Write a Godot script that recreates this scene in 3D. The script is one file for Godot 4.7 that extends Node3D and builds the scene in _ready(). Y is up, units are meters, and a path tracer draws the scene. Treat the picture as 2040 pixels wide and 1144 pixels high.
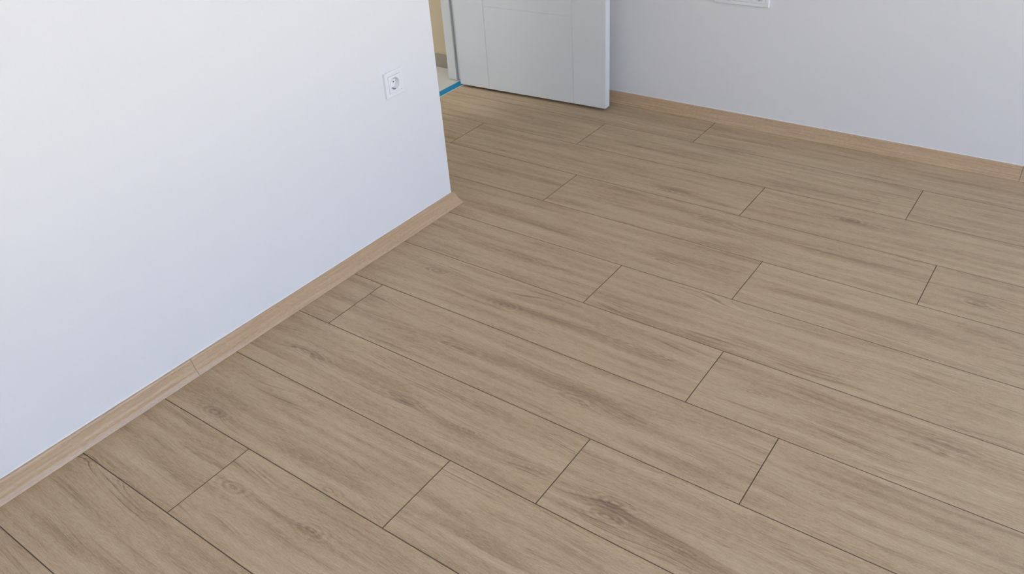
extends Node3D
# Empty room corner: oak laminate floor, white walls, cove skirting, an open white door, wall sockets.

const PW := 0.24        # plank width
const PL := 1.3015      # plank length
const CEIL := 2.6
const XMAX := 2.5      # room face of the window wall
const ZMAX := 4.55      # room face of the wall behind the camera
const ZR := -0.251      # room face of the right-hand wall
const ZC := 0.904       # outer corner of the left wall block
const XD := -2.56       # room face of the doorway wall
const XH := -2.672      # hall face of the doorway wall
const KNOTS := [[-1.387, 2.264, 0.031, 0.0112, 0.016, 0.95], [-1.134, 2.250, 0.031, 0.0112, 0.016, 0.95], [-1.190, 2.145, 0.024, 0.008, 0.01, 0.55], [-0.604, 1.824, 0.031, 0.0112, 0.016, 0.95], [-0.602, 1.865, 0.031, 0.0112, 0.016, 0.95], [-0.524, 1.699, 0.018, 0.006, 0.005, 0.4], [-0.809, 1.833, 0.024, 0.008, 0.01, 0.55], [-0.319, 1.693, 0.018, 0.006, 0.005, 0.4], [-0.458, 1.617, 0.018, 0.006, 0.005, 0.4], [-1.576, 1.288, 0.031, 0.0112, 0.016, 0.95], [-1.267, 1.332, 0.031, 0.0112, 0.016, 0.95], [-0.839, 1.306, 0.05, 0.0105, 0.015, 0.6], [-1.258, 1.569, 0.05, 0.0105, 0.015, 0.6], [-1.235, 1.809, 0.05, 0.0105, 0.015, 0.6], [-0.854, 1.576, 0.05, 0.0105, 0.015, 0.6], [-1.115, 1.568, 0.018, 0.006, 0.005, 0.4], [-1.015, 1.814, 0.024, 0.008, 0.01, 0.55], [-1.350, 1.074, 0.024, 0.008, 0.01, 0.55], [-1.412, 1.610, 0.018, 0.006, 0.005, 0.4], [-1.628, 1.810, 0.05, 0.0105, 0.015, 0.6], [-1.475, 1.957, 0.024, 0.008, 0.01, 0.55], [-1.423, 1.966, 0.018, 0.006, 0.005, 0.4], [-0.806, 0.341, 0.024, 0.008, 0.01, 0.55], [-0.534, 0.329, 0.031, 0.0112, 0.016, 0.95], [-0.210, 0.366, 0.024, 0.008, 0.01, 0.55], [-0.928, 0.549, 0.05, 0.0105, 0.015, 0.6], [-0.966, 0.865, 0.024, 0.008, 0.01, 0.55], [-0.086, 0.626, 0.031, 0.0112, 0.016, 0.95], [-0.550, 1.146, 0.018, 0.006, 0.005, 0.4], [-0.304, 1.139, 0.018, 0.006, 0.005, 0.4], [-0.473, 1.315, 0.024, 0.008, 0.01, 0.55], [-0.765, 1.308, 0.05, 0.0105, 0.015, 0.6], [-0.456, 0.783, 0.018, 0.006, 0.005, 0.4], [-0.556, 0.546, 0.018, 0.006, 0.005, 0.4], [-0.221, 1.554, 0.024, 0.008, 0.01, 0.55], [-0.079, 1.290, 0.05, 0.0105, 0.015, 0.6], [-0.019, 1.253, 0.05, 0.0105, 0.015, 0.6], [-0.186, 1.246, 0.018, 0.006, 0.005, 0.4], [-1.425, 0.444, 0.024, 0.008, 0.01, 0.55], [-1.169, 0.431, 0.031, 0.0112, 0.016, 0.95], [-1.814, 0.589, 0.018, 0.006, 0.005, 0.4], [-1.301, 0.140, 0.024, 0.008, 0.01, 0.55], [-1.920, 0.423, 0.05, 0.0105, 0.015, 0.6], [-1.599, 0.856, 0.024, 0.008, 0.01, 0.55], [-1.584, 1.487, 0.018, 0.006, 0.005, 0.4], [-1.781, 2.408, 0.031, 0.0112, 0.016, 0.95], [-1.537, 2.584, 0.018, 0.006, 0.005, 0.4], [-1.649, 2.119, 0.031, 0.0112, 0.016, 0.95], [-1.624, 2.402, 0.024, 0.008, 0.01, 0.55], [-0.410, 1.855, 0.018, 0.006, 0.005, 0.4]]
const BANDS := [[-1.717, -0.164, -1.279, -0.115], [-0.585, -0.177, -0.080, -0.100], [-2.122, 0.170, -1.692, 0.098], [-1.601, 0.127, -1.102, 0.133], [-0.897, 0.192, -0.437, 0.179], [-2.262, 0.286, -1.698, 0.290], [-1.985, 0.603, -1.507, 0.593], [-1.502, 0.529, -0.890, 0.531], [-0.722, 0.552, -0.305, 0.574], [-1.022, 0.833, -0.716, 0.821], [-1.834, 0.886, -1.236, 0.862], [-1.457, 1.081, -1.062, 1.061], [-1.490, 1.310, -0.850, 1.316], [-0.739, 1.196, -0.449, 1.198], [-1.512, 1.572, -1.114, 1.552], [-1.108, 1.561, -0.532, 1.514], [-0.582, 1.280, -0.022, 1.255], [-1.616, 1.803, -1.210, 1.803], [-1.150, 1.833, -0.769, 1.826], [-1.691, 2.211, -1.468, 2.177], [-1.812, 2.076, -1.315, 2.082], [-1.421, 2.087, -1.065, 2.094], [-0.346, 1.476, -0.111, 1.507], [-0.182, 1.483, 0.155, 1.470], [-0.618, 1.895, -0.278, 1.829], [-1.743, 2.578, -1.530, 2.575], [-1.598, 2.432, -1.413, 2.435], [-1.707, 1.502, -1.612, 1.510], [-0.638, 0.815, -0.103, 0.867], [-0.471, 0.810, 0.061, 0.842], [-0.122, 0.774, 0.051, 0.775], [-1.047, 1.178, -0.625, 1.181], [-0.702, 1.660, -0.427, 1.637], [-1.174, 2.181, -0.806, 2.155], [-0.937, 2.065, -0.663, 2.063]]
# one butt joint of each plank row, from row -1 on
const JOINTS := [-1.270, -1.684, -0.870, -1.533, -0.693, -1.066, -0.6145, -1.672, -0.752, -1.001, -1.458, -0.62, -0.95, -1.42, -0.71, -1.15, -0.55, -1.31, -0.86, -1.6, -1.05]
# skirting profile: how far it stands out from the wall, and height
const PROFILE := [[0.0, 0.0495], [0.0055, 0.0495], [0.0078, 0.0485], [0.0092, 0.0455], [0.0098, 0.0430], [0.0112, 0.0415], [0.0130, 0.0350], [0.0152, 0.0275], [0.0178, 0.0205], [0.0204, 0.0180], [0.0210, 0.0150], [0.0232, 0.0122], [0.0294, 0.0015], [0.0290, 0.0]]

const SOCKET_Z := 1.114
const SOCKET_Y := 0.5385

var M := {}
var names := {}

func wall_x(z: float) -> float:      # room face of the left wall block, a degree off square
	return -1.800 - 0.0185 * z

# ---------------------------------------------------------------- shapes
func mb() -> SurfaceTool:
	var st := SurfaceTool.new()
	st.begin(Mesh.PRIMITIVE_TRIANGLES)
	return st

func tri(st: SurfaceTool, a: Vector3, b: Vector3, c: Vector3, n: Vector3, ua := Vector2.ZERO, ub := Vector2.ZERO, uc := Vector2.ZERO) -> void:
	var p := [[a, ua], [b, ub], [c, uc]]
	if (b - a).cross(c - a).dot(n) > 0.0:
		p = [[a, ua], [c, uc], [b, ub]]
	for q in p:
		st.set_normal(n)
		st.set_uv(q[1])
		st.add_vertex(q[0])

func quad(st: SurfaceTool, a: Vector3, b: Vector3, c: Vector3, d: Vector3, n: Vector3, u := [Vector2.ZERO, Vector2.ZERO, Vector2.ZERO, Vector2.ZERO]) -> void:
	tri(st, a, b, c, n, u[0], u[1], u[2])
	tri(st, a, c, d, n, u[0], u[2], u[3])

func box(st: SurfaceTool, lo: Vector3, hi: Vector3, e := 0.0) -> void:   # a box with chamfered edges
	var mid := (lo + hi) / 2.0
	var h := (hi - lo) / 2.0
	var ax := [Vector3.RIGHT, Vector3.UP, Vector3.BACK]
	for a in 3:
		var b := (a + 1) % 3
		var c := (a + 2) % 3
		for s in [-1.0, 1.0]:
			var n: Vector3 = ax[a] * s
			var o: Vector3 = mid + n * h[a]
			var p: Vector3 = ax[b] * (h[b] - e)
			var q: Vector3 = ax[c] * (h[c] - e)
			quad(st, o - p - q, o + p - q, o + p + q, o - p + q, n)
			if e <= 0.0:
				continue
			for t in [-1.0, 1.0]:      # edge between +-a and +-b
				var m: Vector3 = ax[b] * t
				var v1: Vector3 = mid + n * h[a] + m * (h[b] - e)
				var v2: Vector3 = mid + n * (h[a] - e) + m * h[b]
				quad(st, v1 - q, v1 + q, v2 + q, v2 - q, (n + m).normalized())
				if a == 0:
					for w in [-1.0, 1.0]:
						var k: Vector3 = ax[c] * w
						var cc: Vector3 = mid + n * h.x + m * h.y + k * h.z
						tri(st, cc - m * e - k * e, cc - n * e - k * e, cc - n * e - m * e, (n + m + k).normalized())

func disc_ring(st: SurfaceTool, o: Vector3, ax: Vector3, prof: Array, seg := 28, close := true) -> void:   # lathe round an axis: [radius, height] pairs
	var u := ax.cross(Vector3.UP if absf(ax.y) < 0.9 else Vector3.RIGHT).normalized()
	var v := ax.cross(u).normalized()
	for i in prof.size() - 1:
		var a: Array = prof[i]
		var b: Array = prof[i + 1]
		var sl := Vector2(b[0] - a[0], b[1] - a[1]).normalized()
		for k in seg:
			var t0 := TAU * k / seg
			var t1 := TAU * (k + 1) / seg
			var d0 := u * cos(t0) + v * sin(t0)
			var d1 := u * cos(t1) + v * sin(t1)
			var n := ((d0 + d1).normalized() * -sl.y + ax * sl.x).normalized()
			if a[0] > b[0] or (a[0] == b[0]):
				n = -n if n.dot(ax) < -0.001 else n
			quad(st, o + d0 * a[0] + ax * a[1], o + d1 * a[0] + ax * a[1], o + d1 * b[0] + ax * b[1], o + d0 * b[0] + ax * b[1], n)

func tube(st: SurfaceTool, a: Vector3, b: Vector3, r: float, seg := 16) -> void:
	var ax := (b - a).normalized()
	var u := ax.cross(Vector3.UP if absf(ax.y) < 0.9 else Vector3.RIGHT).normalized()
	var v := ax.cross(u)
	for k in seg:
		var d0 := u * cos(TAU * k / seg) + v * sin(TAU * k / seg)
		var d1 := u * cos(TAU * (k + 1) / seg) + v * sin(TAU * (k + 1) / seg)
		quad(st, a + d0 * r, a + d1 * r, b + d1 * r, b + d0 * r, (d0 + d1).normalized())
		tri(st, a, a + d0 * r, a + d1 * r, -ax)
		tri(st, b, b + d0 * r, b + d1 * r, ax)

func obj(called: String, st: SurfaceTool, m: Material, parent: Node = self) -> MeshInstance3D:
	var o := MeshInstance3D.new()
	o.mesh = st.commit()
	o.material_override = m
	o.name = called
	parent.add_child(o, true)
	return o

func base(called: String, at := Vector3.ZERO) -> Node3D:
	var o := Node3D.new()
	o.name = called
	add_child(o, true)
	o.position = at
	return o

func tag(o: Node, label: String, category: String, kind := "") -> void:
	o.set_meta("label", label)
	o.set_meta("category", category)
	if kind:
		o.set_meta("kind", kind)

# ---------------------------------------------------------------- materials
func flat(c: Color, rough := 0.6, metal := 0.0) -> StandardMaterial3D:
	var m := StandardMaterial3D.new()
	m.albedo_color = c
	m.roughness = rough
	m.metallic = metal
	return m

func noise(sd: int, freq: float, oct := 3) -> FastNoiseLite:
	var f := FastNoiseLite.new()
	f.seed = sd
	f.noise_type = FastNoiseLite.TYPE_SIMPLEX_SMOOTH
	f.frequency = freq
	f.fractal_octaves = oct
	return f

func noise_bytes(sd: int, nw: int, nh: int, freq: float, oct: int, w: int, h: int) -> PackedByteArray:   # noise drawn small and stretched along the grain
	var im := noise(sd, freq, oct).get_image(nw, nh)
	im.convert(Image.FORMAT_L8)
	im.resize(w, h, Image.INTERPOLATE_CUBIC)
	return im.get_data()

func wall_paint(c: Color, bump: float, sd: int, size: float) -> StandardMaterial3D:
	var m := flat(c, 0.9)
	var t := NoiseTexture2D.new()
	t.noise = noise(sd, 0.06, 4)
	t.width = 512
	t.height = 512
	t.seamless = true
	t.as_normal_map = true
	t.bump_strength = 2.0
	m.normal_enabled = true
	m.normal_texture = t
	m.normal_scale = bump
	m.uv1_triplanar = true
	m.uv1_world_triplanar = true
	m.uv1_scale = Vector3.ONE / size
	return m

var ramp := PackedByteArray()
const TW := 1664
const TH := 320

func make_ramp(dark: Color, mid: Color, light: Color) -> PackedByteArray:
	var r := PackedByteArray()
	for i in 256:
		var t := i / 255.0
		var c := dark.lerp(mid, t * 2.0) if t < 0.5 else mid.lerp(light, t * 2.0 - 1.0)
		r.append(c.r8)
		r.append(c.g8)
		r.append(c.b8)
	return r

func ring_table(sd: int) -> PackedFloat32Array:      # tone of the growth lines across the grain
	var f := noise(sd, 0.016, 3)
	var f2 := noise(sd + 7, 0.075, 2)
	var t := PackedFloat32Array()
	for i in 4096:
		var s := f2.get_noise_1d(i)
		t.append(f.get_noise_1d(i) * 0.8 - maxf(0.0, s - 0.05) * 2.6)
	return t

func plank_texture(x0: float, z0: float, sd: int) -> ImageTexture:      # oak print of one plank: growth lines that bend round its knots, fibre, darker heartwood streaks
	var n := TW * TH
	var warp := noise_bytes(sd, 28, 20, 0.06, 2, TW, TH)
	var band := noise_bytes(sd + 1, 30, 80, 0.07, 4, TW, TH)
	var fibre := noise_bytes(sd + 2, 104, TH, 0.40, 2, TW, TH)
	var patch := noise_bytes(sd + 3, 40, 40, 0.11, 2, TW, TH)
	var speck := noise_bytes(sd + 4, 416, TH, 0.45, 1, TW, TH)
	var lut := ring_table(sd + 5)
	var disp := PackedFloat32Array()
	disp.resize(n)
	var dark := PackedFloat32Array()
	dark.resize(n)
	var eye := PackedFloat32Array()      # how plainly the growth lines show
	eye.resize(n)
	var sx := PL / TW
	var sz := PW / TH
	for b in BANDS:
		var mz: float = (b[1] + b[3]) / 2.0 - z0
		var mx: float = (b[0] + b[2]) / 2.0 - x0
		if mz < 0.0 or mz > PW or mx < -0.2 or mx > PL + 0.2:
			continue
		var hl: float = absf(b[2] - b[0]) * 0.5
		for j in range(maxi(0, int((mz - 0.06) / sz)), mini(TH, int((mz + 0.06) / sz))):
			var dz := (j * sz - mz) / 0.020
			for i in range(maxi(0, int((mx - hl * 2.0) / sx)), mini(TW, int((mx + hl * 2.0) / sx))):
				var dx := (i * sx - mx) / hl
				dark[j * TW + i] += 34.0 * exp(-dz * dz - dx * dx * dx * dx)
	for k in KNOTS:
		var kx: float = k[0] - x0
		var kz: float = k[1] - z0
		if kz < -0.01 or kz > PW + 0.01 or kx < -0.1 or kx > PL + 0.1:
			continue
		var a: float = k[2]
		var c: float = k[3] * 1.15
		var am: float = k[4]
		for j in range(maxi(0, int((kz - 0.06) / sz)), mini(TH, int((kz + 0.06) / sz))):
			var dz := j * sz - kz
			for i in range(maxi(0, int((kx - a * 7.0) / sx)), mini(TW, int((kx + a * 7.0) / sx))):
				var at := j * TW + i
				var dx := i * sx - kx + dz * 0.6 + (patch[at] - 128) * 0.00005
				var q := dx * dx / (a * a) + dz * dz / (c * c)
				var e := exp(-q)
				var wide := exp(-q * 0.13)
				var rim := (sqrt(q) - 0.85) / 0.2
				disp[at] += am * (0.5 * e + 0.6 * wide)
				dark[at] += k[5] * (20.0 * exp(-q * 1.6) + 18.0 * wide + 30.0 * exp(-rim * rim) * speck[at] / 128.0 + 46.0 * cos(sqrt(q) * 9.0 + patch[at] * 0.02) * exp(-q * 0.42))
				eye[at] += k[5] * 16.0 * exp(-q * 0.2) + k[5] * 14.0 * wide
	var data := PackedByteArray()
	data.resize(n * 3)
	var gs := 3600.0
	for j in TH:
		var gz := j * sz
		for i in TW:
			var at := j * TW + i
			var ring := lut[int((gz + (warp[at] - 128) * 0.00016 + disp[at]) * gs + 1024.0) & 4095]
			var sp := speck[at]
			var t := 158.0 + (band[at] - 128) * 0.36 + (fibre[at] - 128) * 0.46 + (sp - 128) * 0.26 + ring * (eye[at] + maxf(10.0, (patch[at] - 80) * 0.40)) * (0.25 + sp * 0.006) - dark[at]
			var r := clampi(int(t), 0, 255) * 3
			data[at * 3] = ramp[r]
			data[at * 3 + 1] = ramp[r + 1]
			data[at * 3 + 2] = ramp[r + 2]
	return ImageTexture.create_from_image(Image.create_from_data(TW, TH, false, Image.FORMAT_RGB8, data))

func fibre_normal() -> ImageTexture:
	var im := noise(91, 0.4, 2).get_image(128, 256)
	im.convert(Image.FORMAT_L8)
	im.resize(1024, 256, Image.INTERPOLATE_CUBIC)
	im.convert(Image.FORMAT_RGBA8)
	im.bump_map_to_normal_map(1.6)
	return ImageTexture.create_from_image(im)

func board_texture(sd: int, rmp: PackedByteArray) -> ImageTexture:      # short-fibred oak foil of the skirting
	var w := 2048
	var h := 176
	var a := noise_bytes(sd, 190, h, 0.5, 2, w, h)
	var b := noise_bytes(sd + 1, 64, 64, 0.08, 3, w, h)
	var data := PackedByteArray()
	data.resize(w * h * 3)
	for at in w * h:
		var r := clampi(int(136.0 + (a[at] - 128) * 0.7 + (b[at] - 128) * 0.32), 0, 255) * 3
		for k in 3:
			data[at * 3 + k] = rmp[r + k]
	return ImageTexture.create_from_image(Image.create_from_data(w, h, false, Image.FORMAT_RGB8, data))

func wood(tex: Texture2D, nrm: Texture2D, rough: float, bump: float) -> StandardMaterial3D:
	var m := flat(Color.WHITE, rough)
	m.albedo_texture = tex
	m.normal_enabled = true
	m.normal_texture = nrm
	m.normal_scale = bump
	return m

# ---------------------------------------------------------------- scene
func _ready() -> void:
	camera_and_sky()
	make_materials()
	room_shell()
	window()
	hall()
	floor_planks()
	skirting()
	door()
	doorway()
	sockets()

func camera_and_sky() -> void:
	var cam := Camera3D.new()
	cam.name = "camera"
	add_child(cam)
	cam.position = Vector3(0.0, 1.44144, 2.90794)
	cam.rotation = Vector3(-0.597949, 0.663015, -0.0764048)
	cam.fov = rad_to_deg(2.0 * atan(572.0 / 1620.61))
	cam.near = 0.02
	cam.current = true
	var sky_mat := ProceduralSkyMaterial.new()
	sky_mat.sky_top_color = Color(0.43, 0.61, 0.86)
	sky_mat.sky_horizon_color = Color(1.0, 0.99, 0.97)
	sky_mat.ground_bottom_color = Color(0.62, 0.61, 0.595)
	sky_mat.ground_horizon_color = Color(0.85, 0.845, 0.83)
	sky_mat.sky_energy_multiplier = 1.0
	sky_mat.ground_energy_multiplier = 1.45
	var sky := Sky.new()
	sky.sky_material = sky_mat
	var env := Environment.new()
	env.background_mode = Environment.BG_SKY
	env.sky = sky
	env.background_energy_multiplier = 6.0
	env.tonemap_mode = Environment.TONE_MAPPER_LINEAR
	env.tonemap_exposure = 1.31
	env.sdfgi_enabled = true
	env.ssao_enabled = true
	env.ssil_enabled = true
	var we := WorldEnvironment.new()
	we.name = "world"
	we.environment = env
	add_child(we)

func make_materials() -> void:
	M.wall = wall_paint(Color(0.92, 0.92, 0.92), 0.10, 3, 0.35)
	M.ceiling = wall_paint(Color(0.93, 0.93, 0.92), 0.08, 5, 0.4)
	M.hall_wall = wall_paint(Color(0.86, 0.79, 0.66), 0.10, 4, 0.35)
	M.caulk = flat(Color(0.95, 0.95, 0.94), 0.5)
	M.door = flat(Color(0.90, 0.91, 0.91), 0.38)
	M.plastic = flat(Color(0.95, 0.955, 0.96), 0.25)
	M.steel = flat(Color(0.72, 0.72, 0.71), 0.35, 1.0)
	M.hole = flat(Color(0.06, 0.06, 0.06), 0.7)
	M.mark = flat(Color(0.45, 0.45, 0.50), 0.5)
	M.tape = flat(Color(0.0, 0.52, 0.68), 0.8)
	M.strip = flat(Color(0.80, 0.78, 0.74), 0.4)
	M.screed = flat(Color(0.36, 0.28, 0.22), 0.95)
	M.groove = flat(Color(0.46, 0.37, 0.29), 0.8)
	M.tile = flat(Color(0.84, 0.825, 0.785), 0.35)
	M.grout = flat(Color(0.60, 0.57, 0.52), 0.9)
	M.hall_skirting = flat(Color(0.66, 0.62, 0.55), 0.4)
	M.pvc = flat(Color(0.93, 0.93, 0.93), 0.3)
	var glass := flat(Color(0.9, 0.95, 0.95, 0.06), 0.02)
	glass.transparency = BaseMaterial3D.TRANSPARENCY_ALPHA
	M.glass = glass
	ramp = make_ramp(Color8(129, 103, 82), Color8(180, 155, 123), Color8(210, 189, 156))
	M.fibre = fibre_normal()
	var br := make_ramp(Color8(166, 137, 104), Color8(193, 163, 128), Color8(212, 185, 152))
	M.board = wood(board_texture(61, br), M.fibre, 0.22, 0.2)

func slab(called: String, lo: Vector3, hi: Vector3, m: Material, label: String, category: String, e := 0.0) -> MeshInstance3D:
	var st := mb()
	box(st, lo, hi, e)
	var o := obj(called, st, m)
	tag(o, label, category, "structure")
	return o

func room_shell() -> void:
	# left wall block: a solid projection whose outer corner shows beside the doorway
	var st := mb()
	var p := [Vector2(wall_x(ZC), ZC), Vector2(wall_x(ZMAX), ZMAX), Vector2(XH, ZMAX), Vector2(XH, ZC)]
	for i in 4:
		var a: Vector2 = p[i]
		var b: Vector2 = p[(i + 1) % 4]
		var d := (b - a).normalized()
		var n := Vector3(d.y, 0, -d.x)
		# the room face is open behind the socket: strips round the hole of its box
		var strips := [[0.0, 1.0, 0.0, CEIL]]
		if i == 0:
			var u0 := (SOCKET_Z - 0.027 - ZC) / (ZMAX - ZC)
			var u1 := (SOCKET_Z + 0.027 - ZC) / (ZMAX - ZC)
			strips = [[0.0, u0, 0.0, CEIL], [u1, 1.0, 0.0, CEIL], [u0, u1, 0.0, SOCKET_Y - 0.027], [u0, u1, SOCKET_Y + 0.027, CEIL]]
		for s in strips:
			var f := a.lerp(b, s[0])
			var g := a.lerp(b, s[1])
			quad(st, Vector3(f.x, s[2], f.y), Vector3(g.x, s[2], g.y), Vector3(g.x, s[3], g.y), Vector3(f.x, s[3], f.y), n)
	for y in [0.0, CEIL]:
		quad(st, Vector3(p[0].x, y, p[0].y), Vector3(p[1].x, y, p[1].y), Vector3(p[2].x, y, p[2].y), Vector3(p[3].x, y, p[3].y), Vector3.UP if y > 0 else Vector3.DOWN)
	tag(obj("wall_left", st, M.wall), "smooth white painted wall projecting at left with the single socket", "wall", "structure")
	slab("wall_right", Vector3(XH, 0, ZR - 0.15), Vector3(XMAX + 0.2, CEIL, ZR), M.wall, "white painted wall behind the open door, at right", "wall")
	slab("wall_back", Vector3(XH, 0, ZMAX), Vector3(XMAX + 0.2, CEIL, ZMAX + 0.15), M.wall, "white wall behind the viewer, out of frame", "wall")
	slab("ceiling", Vector3(XH, CEIL, ZR - 0.15), Vector3(XMAX + 0.2, CEIL + 0.15, ZMAX + 0.15), M.ceiling, "white flat ceiling of the room, out of frame", "ceiling")
	# doorway wall: short return by the hinges, lintel and the pier beside the left wall block
	var w := mb()
	box(w, Vector3(XH, 0, ZR), Vector3(XD, CEIL, -0.16))
	box(w, Vector3(XH, 2.06, -0.16), Vector3(XD, CEIL, 0.80))
	box(w, Vector3(XH, 0, 0.80), Vector3(XD, CEIL, ZC))
	tag(obj("wall_doorway", w, M.wall), "white wall around the doorway at the end of the niche", "wall", "structure")

const WZ0 := 0.05
const WZ1 := 4.40
const WY0 := 0.45
const WY1 := 2.30

func window() -> void:
	var st := mb()
	var x1 := XMAX + 0.2
	box(st, Vector3(XMAX, 0, ZR), Vector3(x1, CEIL, WZ0))
	box(st, Vector3(XMAX, 0, WZ1), Vector3(x1, CEIL, ZMAX))
	box(st, Vector3(XMAX, 0, WZ0), Vector3(x1, WY0, WZ1))
	box(st, Vector3(XMAX, WY1, WZ0), Vector3(x1, CEIL, WZ1))
	tag(obj("wall_window", st, M.wall), "white wall with the wide window, out of frame", "wall", "structure")
	var o := base("window_1", Vector3(XMAX + 0.1, WY0, (WZ0 + WZ1) / 2.0))
	tag(o, "wide white framed window opposite the left wall, out of frame", "window", "structure")
	var hw := (WZ1 - WZ0) / 2.0
	var hh := WY1 - WY0
	var f := mb()
	box(f, Vector3(-0.035, 0, -hw), Vector3(0.035, 0.06, hw), 0.003)
	box(f, Vector3(-0.035, hh - 0.06, -hw), Vector3(0.035, hh, hw), 0.003)
	for z in [-hw, -0.03, hw - 0.06]:
		box(f, Vector3(-0.035, 0.06, z), Vector3(0.035, hh - 0.06, z + 0.06), 0.003)
	obj("window_frame", f, M.pvc, o)
	for s in [-1.0, 1.0]:
		var g := mb()
		var za := 0.03 if s > 0 else -hw + 0.06
		box(g, Vector3(-0.002, 0.06, za), Vector3(0.002, hh - 0.06, za + hw - 0.09))
		obj("pane", g, M.glass, o)
	var sl := mb()
	box(sl, Vector3(-0.16, -0.03, -hw), Vector3(-0.035, 0.0, hw), 0.004)
	obj("window_sill", sl, M.pvc, o)

func hall() -> void:
	var x0 := XH - 1.6
	slab("wall_hall", Vector3(x0 - 0.1, -0.01, -0.41), Vector3(XH, CEIL, -0.26), M.hall_wall, "cream hall wall glimpsed through the doorway", "wall")
	slab("wall_hall_end", Vector3(x0 - 0.1, -0.01, -0.26), Vector3(x0, CEIL, 1.5), M.wall, "white far wall of the hall, hidden beyond the doorway", "wall")
	slab("wall_hall_side", Vector3(x0 - 0.1, -0.01, 1.5), Vector3(XH, CEIL, 1.6), M.wall, "white side wall of the hall, hidden beyond the doorway", "wall")
	slab("ceiling_hall", Vector3(x0 - 0.1, CEIL, -0.41), Vector3(XH, CEIL + 0.15, 1.6), M.ceiling, "white ceiling of the hall, out of frame", "ceiling")
	var fl := base("floor_hall", Vector3(XH, 0, 0.6))
	tag(fl, "beige tiled hall floor beyond the blue tape", "floor", "structure")
	var g := mb()
	box(g, Vector3(-1.6, -0.05, -0.86), Vector3(0.066, -0.009, 0.9))
	obj("grout_bed", g, M.grout, fl)
	for i in 3:
		for j in 3:
			var t := mb()
			var xa := 0.066 - (i + 1) * 0.6
			var za := -0.86 + j * 0.6
			box(t, Vector3(maxf(xa, -1.6) + 0.001, -0.009, za + 0.001), Vector3(xa + 0.599, -0.001, minf(za + 0.599, 0.9)), 0.0008)
			obj("tile", t, M.tile, fl)
	var sk := mb()
	box(sk, Vector3(x0, -0.001, -0.26), Vector3(XH, 0.069, -0.25), 0.001)
	tag(obj("baseboard_hall", sk, M.hall_skirting), "grey beige tile skirting along the cream hall wall", "skirting", "structure")
	# the hall's own ceiling light, out of frame
	var l := base("ceiling_light", Vector3(XH - 0.35, CEIL, 1.28))
	tag(l, "round ceiling light of the hall, out of frame", "lamp")
	var d := mb()
	disc_ring(d, Vector3.ZERO, Vector3.DOWN, [[0.14, 0.0], [0.14, 0.03], [0.12, 0.045], [0.0, 0.05]], 24)
	var glow := flat(Color(1.0, 0.96, 0.88), 0.5)
	glow.emission_enabled = true
	glow.emission = Color(0.97, 0.985, 1.0)
	glow.emission_energy_multiplier = 1.2
	obj("diffuser", d, glow, l)
	var al := AreaLight3D.new()
	al.name = "hall_lamp_light"
	al.area_size = Vector2(0.2, 0.2)
	al.light_color = Color(0.97, 0.985, 1.0)
	al.light_energy = 1.45
	al.shadow_enabled = true
	al.position = Vector3(0, -0.06, 0)
	al.rotation = Vector3(-PI / 2, 0, 0)
	l.add_child(al)

func plank_mesh(w: float, d: float, u0: float, v0: float) -> ArrayMesh:      # its origin is its corner; painted bevel round the top
	var g := 0.0003      # half of the open joint
	var e := 0.0010      # bevel
	var th := 0.008
	var st := mb()
	var lo := Vector2(g, g)
	var hi := Vector2(w - g, d - g)
	var c := [Vector2(lo.x, lo.y), Vector2(hi.x, lo.y), Vector2(hi.x, hi.y), Vector2(lo.x, hi.y)]
	var i := [Vector2(lo.x + e, lo.y + e), Vector2(hi.x - e, lo.y + e), Vector2(hi.x - e, hi.y - e), Vector2(lo.x + e, hi.y - e)]
	var uv := []
	for p in i:
		uv.append(Vector2(u0 + p.x / PL, v0 + p.y / PW))
	quad(st, Vector3(i[0].x, 0, i[0].y), Vector3(i[1].x, 0, i[1].y), Vector3(i[2].x, 0, i[2].y), Vector3(i[3].x, 0, i[3].y), Vector3.UP, uv)
	st.generate_tangents()
	var mesh := st.commit()
	var s2 := mb()
	var ns := [Vector3(0, 0, -1), Vector3(1, 0, 0), Vector3(0, 0, 1), Vector3(-1, 0, 0)]
	for k in 4:
		var a: Vector2 = c[k]
		var b: Vector2 = c[(k + 1) % 4]
		var ia: Vector2 = i[k]
		var ib: Vector2 = i[(k + 1) % 4]
		quad(s2, Vector3(ia.x, 0, ia.y), Vector3(ib.x, 0, ib.y), Vector3(b.x, -e, b.y), Vector3(a.x, -e, a.y), (ns[k] + Vector3.UP).normalized())
		quad(s2, Vector3(a.x, -e, a.y), Vector3(b.x, -e, b.y), Vector3(b.x, -th, b.y), Vector3(a.x, -th, a.y), ns[k])
	s2.commit(mesh)
	return mesh

func in_view(xa: float, xb: float, za: float, zb: float) -> bool:
	# does the photograph show any of this piece of floor?
	return za < 2.66 and xa < 0.155 - maxf(0.0, za - 1.44) * 0.78 and zb > -0.3 and (xb > -1.83 or za < ZC)

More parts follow.
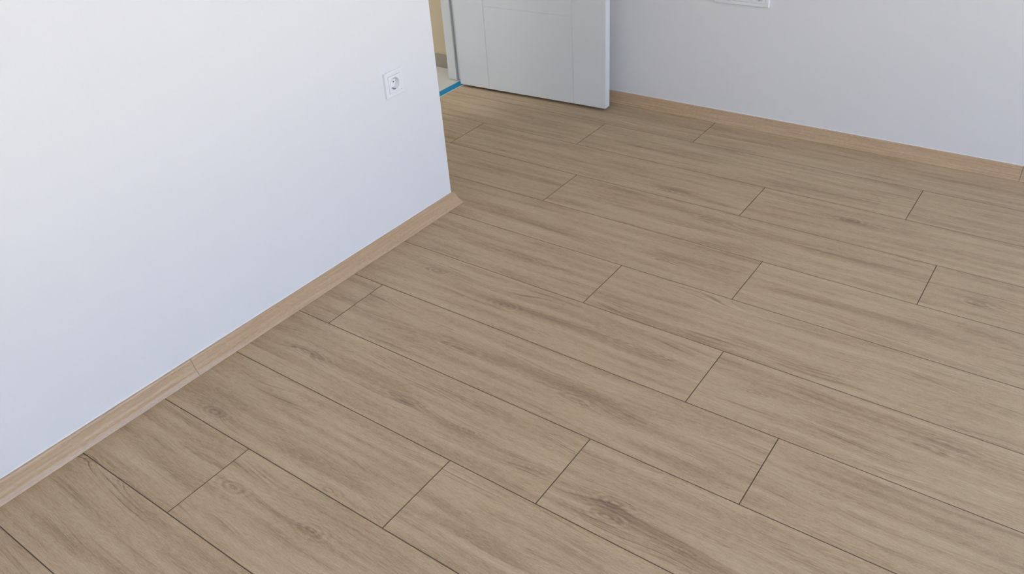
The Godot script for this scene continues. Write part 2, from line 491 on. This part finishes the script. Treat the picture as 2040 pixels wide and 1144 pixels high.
func floor_planks() -> void:
	var f := base("floor", Vector3(0, 0, 0))
	tag(f, "oak laminate plank floor with grey brown grain and dark joints", "floor", "structure")
	var b := mb()
	box(b, Vector3(XD, -0.06, ZR), Vector3(XMAX, -0.008, ZMAX))
	obj("underlay", b, M.screed, f)
	var spare := []
	var sd := 100
	for row in range(-1, 20):
		var za := maxf(row * PW, ZR)
		var zb := minf((row + 1) * PW, ZMAX)
		if row == -1:
			za = ZR
		if zb - za < 0.02:
			continue
		var left := XD + 0.004 if za < ZC else wall_x(zb) - 0.02
		var x0: float = JOINTS[row + 1]
		while x0 > left:
			x0 -= PL
		while x0 < XMAX - 0.01:
			var xa := maxf(x0, left)
			var xb := minf(x0 + PL, XMAX)
			if xb - xa > 0.02:
				sd += 11
				var m: Material
				if in_view(xa, xb, za, zb):
					m = wood(plank_texture(x0, row * PW, sd), M.fibre, 0.5, 0.35)
					spare.append(m)
				else:
					m = spare[(sd / 11 * 7) % spare.size()]
				var o := MeshInstance3D.new()
				o.name = "plank"
				o.mesh = plank_mesh(xb - xa, zb - za, (xa - x0) / PL, (za - row * PW) / PW)
				o.set_surface_override_material(0, m)
				o.set_surface_override_material(1, M.groove)
				f.add_child(o, true)
				o.position = Vector3(xa, 0, za)
			x0 += PL

func board(parent: Node, along: Callable, s0: float, s1: float, mitre0: float, mitre1: float) -> void:
	# a skirting board from s0 to s1 along a wall; along(s, t, h) gives the point t out of the wall; mitre: change of s per t at each end
	var st := mb()
	var len_v := 0.0
	var n := PROFILE.size()
	st.set_smooth_group(-1)
	for i in n - 1:
		var a: Array = PROFILE[i]
		var b: Array = PROFILE[i + 1]
		var d := Vector2(b[0] - a[0], b[1] - a[1]).length()
		var p0: Vector3 = along.call(s0 + mitre0 * a[0], a[0], a[1])
		var p1: Vector3 = along.call(s1 + mitre1 * a[0], a[0], a[1])
		var q0: Vector3 = along.call(s0 + mitre0 * b[0], b[0], b[1])
		var q1: Vector3 = along.call(s1 + mitre1 * b[0], b[0], b[1])
		var nn := (p1 - p0).cross(q0 - p0).normalized()
		if nn.y < -0.01 or (absf(nn.y) <= 0.01 and nn.dot(p0 - along.call(s0, -0.05, a[1])) < 0.0):
			nn = -nn
		quad(st, p0, p1, q1, q0, nn, [Vector2(s0 / 1.4, len_v / 0.07), Vector2(s1 / 1.4, len_v / 0.07), Vector2(s1 / 1.4, (len_v + d) / 0.07), Vector2(s0 / 1.4, (len_v + d) / 0.07)])
		len_v += d
	# ends
	for e in 2:
		var s := s0 if e == 0 else s1
		var mt := mitre0 if e == 0 else mitre1
		var o: Vector3 = along.call(s, 0.0, 0.0)
		var nrm: Vector3 = (along.call(s + (0.1 if e == 1 else -0.1), 0.0, 0.0) - o).normalized()
		for i in n - 1:
			var a: Array = PROFILE[i]
			var b: Array = PROFILE[i + 1]
			tri(st, o, along.call(s + mt * a[0], a[0], a[1]), along.call(s + mt * b[0], b[0], b[1]), nrm)
	st.generate_tangents()
	obj("board", st, M.board, parent)

func bead(parent: Node, along: Callable, s0: float, s1: float) -> void:      # line of white sealant on top of the skirting
	var st := mb()
	var pr := [[0.0, 0.0516], [0.0007, 0.0506], [0.0018, 0.0497]]
	for i in 2:
		var a: Array = pr[i]
		var b: Array = pr[i + 1]
		var p0: Vector3 = along.call(s0, a[0], a[1])
		var p1: Vector3 = along.call(s1, a[0], a[1])
		var q0: Vector3 = along.call(s0, b[0], b[1])
		var q1: Vector3 = along.call(s1, b[0], b[1])
		var nn := (p1 - p0).cross(q0 - p0).normalized()
		quad(st, p0, p1, q1, q0, nn if nn.y > 0 else -nn)
	obj("sealant_bead", st, M.caulk, parent)

func skirting() -> void:
	var l := base("baseboard_left")
	tag(l, "oak cove skirting along the foot of the left wall, ending mitred", "skirting", "structure")
	var on_left := func(s: float, t: float, h: float) -> Vector3: return Vector3(wall_x(s) + t, h, s)
	board(l, on_left, ZC, 2.0465, -1.0, 0.0)
	board(l, on_left, 2.0475, ZMAX, 0.0, 0.0)
	bead(l, on_left, ZC, ZMAX)
	# round the corner into the niche
	var n := base("baseboard_niche")
	tag(n, "oak cove skirting round the corner of the left wall", "skirting", "structure")
	var on_niche := func(s: float, t: float, h: float) -> Vector3: return Vector3(s, h, ZC - t)
	board(n, on_niche, XD + 0.01, wall_x(ZC), 0.0, 1.0)
	var r := base("baseboard_right")
	tag(r, "oak cove skirting along the foot of the right-hand wall", "skirting", "structure")
	var on_right := func(s: float, t: float, h: float) -> Vector3: return Vector3(s, h, ZR + t)
	board(r, on_right, XD, -0.1165, 0.0, 0.0)
	board(r, on_right, -0.1150, XMAX, 0.0, 0.0)
	bead(r, on_right, XD, XMAX)

func door() -> void:
	var hinge := Vector3(-2.552, 0, -0.0735)
	var tip := Vector3(-1.7505, 0, -0.1155)
	var d := base("door_1", hinge)
	d.rotation.y = -atan2(tip.z - hinge.z, tip.x - hinge.x)
	tag(d, "white grooved interior door standing open against the right wall", "door", "structure")
	var w := 0.802
	var y0 := 0.0135
	var y1 := 2.02
	var st := mb()
	box(st, Vector3(0, y0, -0.0386), Vector3(w, y1, -0.0014), 0.001)
	obj("leaf", st, M.door, d)
	var gx := [0.0, 0.1715, 0.6385, w]
	var gy := [y0, 0.409, 0.81, 1.21, 1.61, y1]
	var g := 0.0009
	for side in 2:
		var za := -0.0014 if side == 0 else -0.040
		for i in 3:
			for j in 5:
				if i != 1 and j > 0:
					continue
				var ya: float = gy[j] if i == 1 else y0
				var yb: float = gy[j + 1] if i == 1 else y1
				var p := mb()
				box(p, Vector3(gx[i] + (g if i > 0 else 0.0), ya + (g if i == 1 and j > 0 else 0.0), za), Vector3(gx[i + 1] - (g if i < 2 else 0.0), yb - (g if i == 1 and j < 4 else 0.0), za + 0.0014), 0.0011)
				obj("face_panel", p, M.door, d)
	for s in [1.0, -1.0]:
		var h := mb()
		var zf := 0.0 if s > 0 else -0.04
		disc_ring(h, Vector3(w - 0.06, 1.05, zf), Vector3(0, 0, s), [[0.026, 0.0], [0.026, 0.006], [0.0, 0.007]], 24)
		tube(h, Vector3(w - 0.06, 1.05, zf), Vector3(w - 0.06, 1.05, zf + s * 0.045), 0.009)
		tube(h, Vector3(w - 0.055, 1.05, zf + s * 0.042), Vector3(w - 0.18, 1.05, zf + s * 0.042), 0.009)
		obj("handle", h, M.steel, d)
	for y in [0.25, 1.75]:
		var h := mb()
		tube(h, Vector3(-0.007, y - 0.04, -0.03), Vector3(-0.007, y + 0.04, -0.03), 0.006)
		obj("hinge", h, M.steel, d)

func doorway() -> void:
	var t := base("trim_1", Vector3(XH, 0, -0.16))
	tag(t, "white door frame jamb beside the open door", "door frame", "structure")
	var j := mb()
	box(j, Vector3(-0.004, 0.001, 0.0), Vector3(0.050, 2.06, 0.032), 0.002)
	obj("jamb_stop", j, M.door, t)
	var k := mb()
	box(k, Vector3(0.050, 0.001, 0.0), Vector3(0.112, 2.06, 0.018), 0.001)
	obj("jamb_rebate", k, M.door, t)
	var h := mb()
	box(h, Vector3(-0.004, 2.028, 0.032), Vector3(0.112, 2.06, 0.96), 0.002)
	obj("jamb_head", h, M.door, t)
	var p := mb()
	box(p, Vector3(-0.004, 0.001, 0.93), Vector3(0.112, 2.028, 0.96), 0.002)
	obj("jamb_side", p, M.door, t)
	var s := mb()
	box(s, Vector3(-2.6065, -0.006, -0.140), Vector3(XD + 0.005, 0.0012, 0.77), 0.0006)
	tag(obj("trim_2", s, M.strip), "pale threshold strip under the blue tape in the doorway", "threshold", "structure")
	var tp := mb()
	box(tp, Vector3(-2.604, 0.0012, -0.125), Vector3(XD + 0.0005, 0.0018, 0.768), 0.0002)
	tag(obj("masking_tape", tp, M.tape), "blue masking tape stuck along the doorway threshold", "tape")

func schuko(parent: Node3D, c: Vector3, deep: float) -> void:      # recessed two pin socket; the parent's +z looks into the room
	var b := mb()
	disc_ring(b, c, Vector3.BACK, [[0.0, -deep], [0.0186, -deep], [0.0195, 0.0], [0.0205, 0.0006]], 32)
	obj("socket_well", b, M.plastic, parent)
	for s in [-1.0, 1.0]:
		var h := mb()
		disc_ring(h, c + Vector3(s * 0.0095, 0, -deep + 0.0001), Vector3.BACK, [[0.0026, 0.0], [0.0, 0.0001]], 14)
		obj("pin_hole", h, M.hole, parent)
		var e := mb()
		box(e, c + Vector3(-0.0030, s * 0.0172 - 0.0013, -deep + 0.0001), c + Vector3(0.0030, s * 0.0172 + 0.0013, -0.002), 0.0004)
		obj("earth_clip", e, M.steel, parent)

func insert_plate(parent: Node3D, c: Vector3, hole: bool) -> void:      # 55 mm cover, with the round opening if it carries a socket
	var st := mb()
	var h := 0.0272
	var z0 := c.z - 0.004
	if not hole:
		box(st, c + Vector3(-h, -h, -0.004), c + Vector3(h, h, 0.0006), 0.0006)
	else:
		var seg := 32
		for k in seg:
			var a0 := TAU * k / seg
			var a1 := TAU * (k + 1) / seg
			var d0 := Vector3(cos(a0), sin(a0), 0)
			var d1 := Vector3(cos(a1), sin(a1), 0)
			var m0 := h / maxf(absf(d0.x), absf(d0.y))
			var m1 := h / maxf(absf(d1.x), absf(d1.y))
			var up := Vector3(0, 0, 0.0006)
			quad(st, c + d0 * 0.0205 + up, c + d1 * 0.0205 + up, c + d1 * m1 + up, c + d0 * m0 + up, Vector3.BACK)
			quad(st, c + d0 * m0 + up, c + d1 * m1 + up, Vector3(c.x, c.y, z0) + d1 * m1, Vector3(c.x, c.y, z0) + d0 * m0, (d0 + d1).normalized())
	obj("insert", st, M.plastic, parent)

func outlet_frame(parent: Node3D, gangs: int) -> void:
	var hw := 0.0405 + 0.0355 * (gangs - 1)
	var st := mb()
	var z := 0.0095
	var e := 0.0014
	var hh := 0.0405
	var q := 0.028
	var ys := [-hh + e, -q, q, hh - e]
	var xs := [-hw + e]
	for k in gangs:
		var cx := -hw + 0.0405 + 0.071 * k
		xs.append(cx - q)
		xs.append(cx + q)
	xs.append(hw - e)
	for i in xs.size() - 1:
		for j in 3:
			if j == 1 and i % 2 == 1:      # opening for an insert: only its sides
				for s in [-1.0, 1.0]:
					var px: float = xs[i] if s < 0 else xs[i + 1]
					var py: float = ys[1] if s < 0 else ys[2]
					quad(st, Vector3(px, ys[1], 0), Vector3(px, ys[2], 0), Vector3(px, ys[2], z), Vector3(px, ys[1], z), Vector3(-s, 0, 0))
					quad(st, Vector3(xs[i], py, 0), Vector3(xs[i + 1], py, 0), Vector3(xs[i + 1], py, z), Vector3(xs[i], py, z), Vector3(0, -s, 0))
				continue
			quad(st, Vector3(xs[i], ys[j], z), Vector3(xs[i + 1], ys[j], z), Vector3(xs[i + 1], ys[j + 1], z), Vector3(xs[i], ys[j + 1], z), Vector3.BACK)
	var ring_in := [Vector3(-hw + e, -hh + e, z), Vector3(hw - e, -hh + e, z), Vector3(hw - e, hh - e, z), Vector3(-hw + e, hh - e, z)]
	var ring_out := [Vector3(-hw, -hh, z - e), Vector3(hw, -hh, z - e), Vector3(hw, hh, z - e), Vector3(-hw, hh, z - e)]
	var nrm := [Vector3.DOWN, Vector3.RIGHT, Vector3.UP, Vector3.LEFT]
	for k in 4:
		var l := (k + 1) % 4
		quad(st, ring_in[k], ring_in[l], ring_out[l], ring_out[k], (nrm[k] + Vector3.BACK).normalized())
		quad(st, ring_out[k], ring_out[l], ring_out[l] * Vector3(1, 1, 0), ring_out[k] * Vector3(1, 1, 0), nrm[k])
	obj("frame", st, M.plastic, parent)

func sockets() -> void:
	var o := base("wall_socket", Vector3(wall_x(SOCKET_Z), SOCKET_Y, SOCKET_Z))
	o.rotation.y = PI / 2 - 0.0185
	tag(o, "white single round-hole power socket on the left wall", "socket")
	outlet_frame(o, 1)
	insert_plate(o, Vector3(0, 0, 0.0095), true)
	schuko(o, Vector3(0, 0, 0.0101), 0.0165)
	var mk := mb()
	box(mk, Vector3(0.024, -0.0262, 0.0099), Vector3(0.028, -0.0252, 0.0103))
	obj("printed_mark", mk, M.mark, o)
	var t := base("wall_outlet", Vector3(-1.2135, 0.5385, ZR))
	tag(t, "white three gang outlet cut by the top edge, on right wall", "outlet")
	outlet_frame(t, 3)
	for k in 3:
		var c := Vector3((k - 1) * 0.071, 0, 0.0095)
		insert_plate(t, c, k == 2)
		if k == 2:
			schuko(t, c + Vector3(0, 0, 0.0006), 0.0085)
		else:
			var p := mb()
			box(p, c + Vector3(-0.019, -0.0195, 0.0), c + Vector3(0.019, 0.0195, 0.0018), 0.0006)
			obj("cover_flap", p, M.plastic, t)
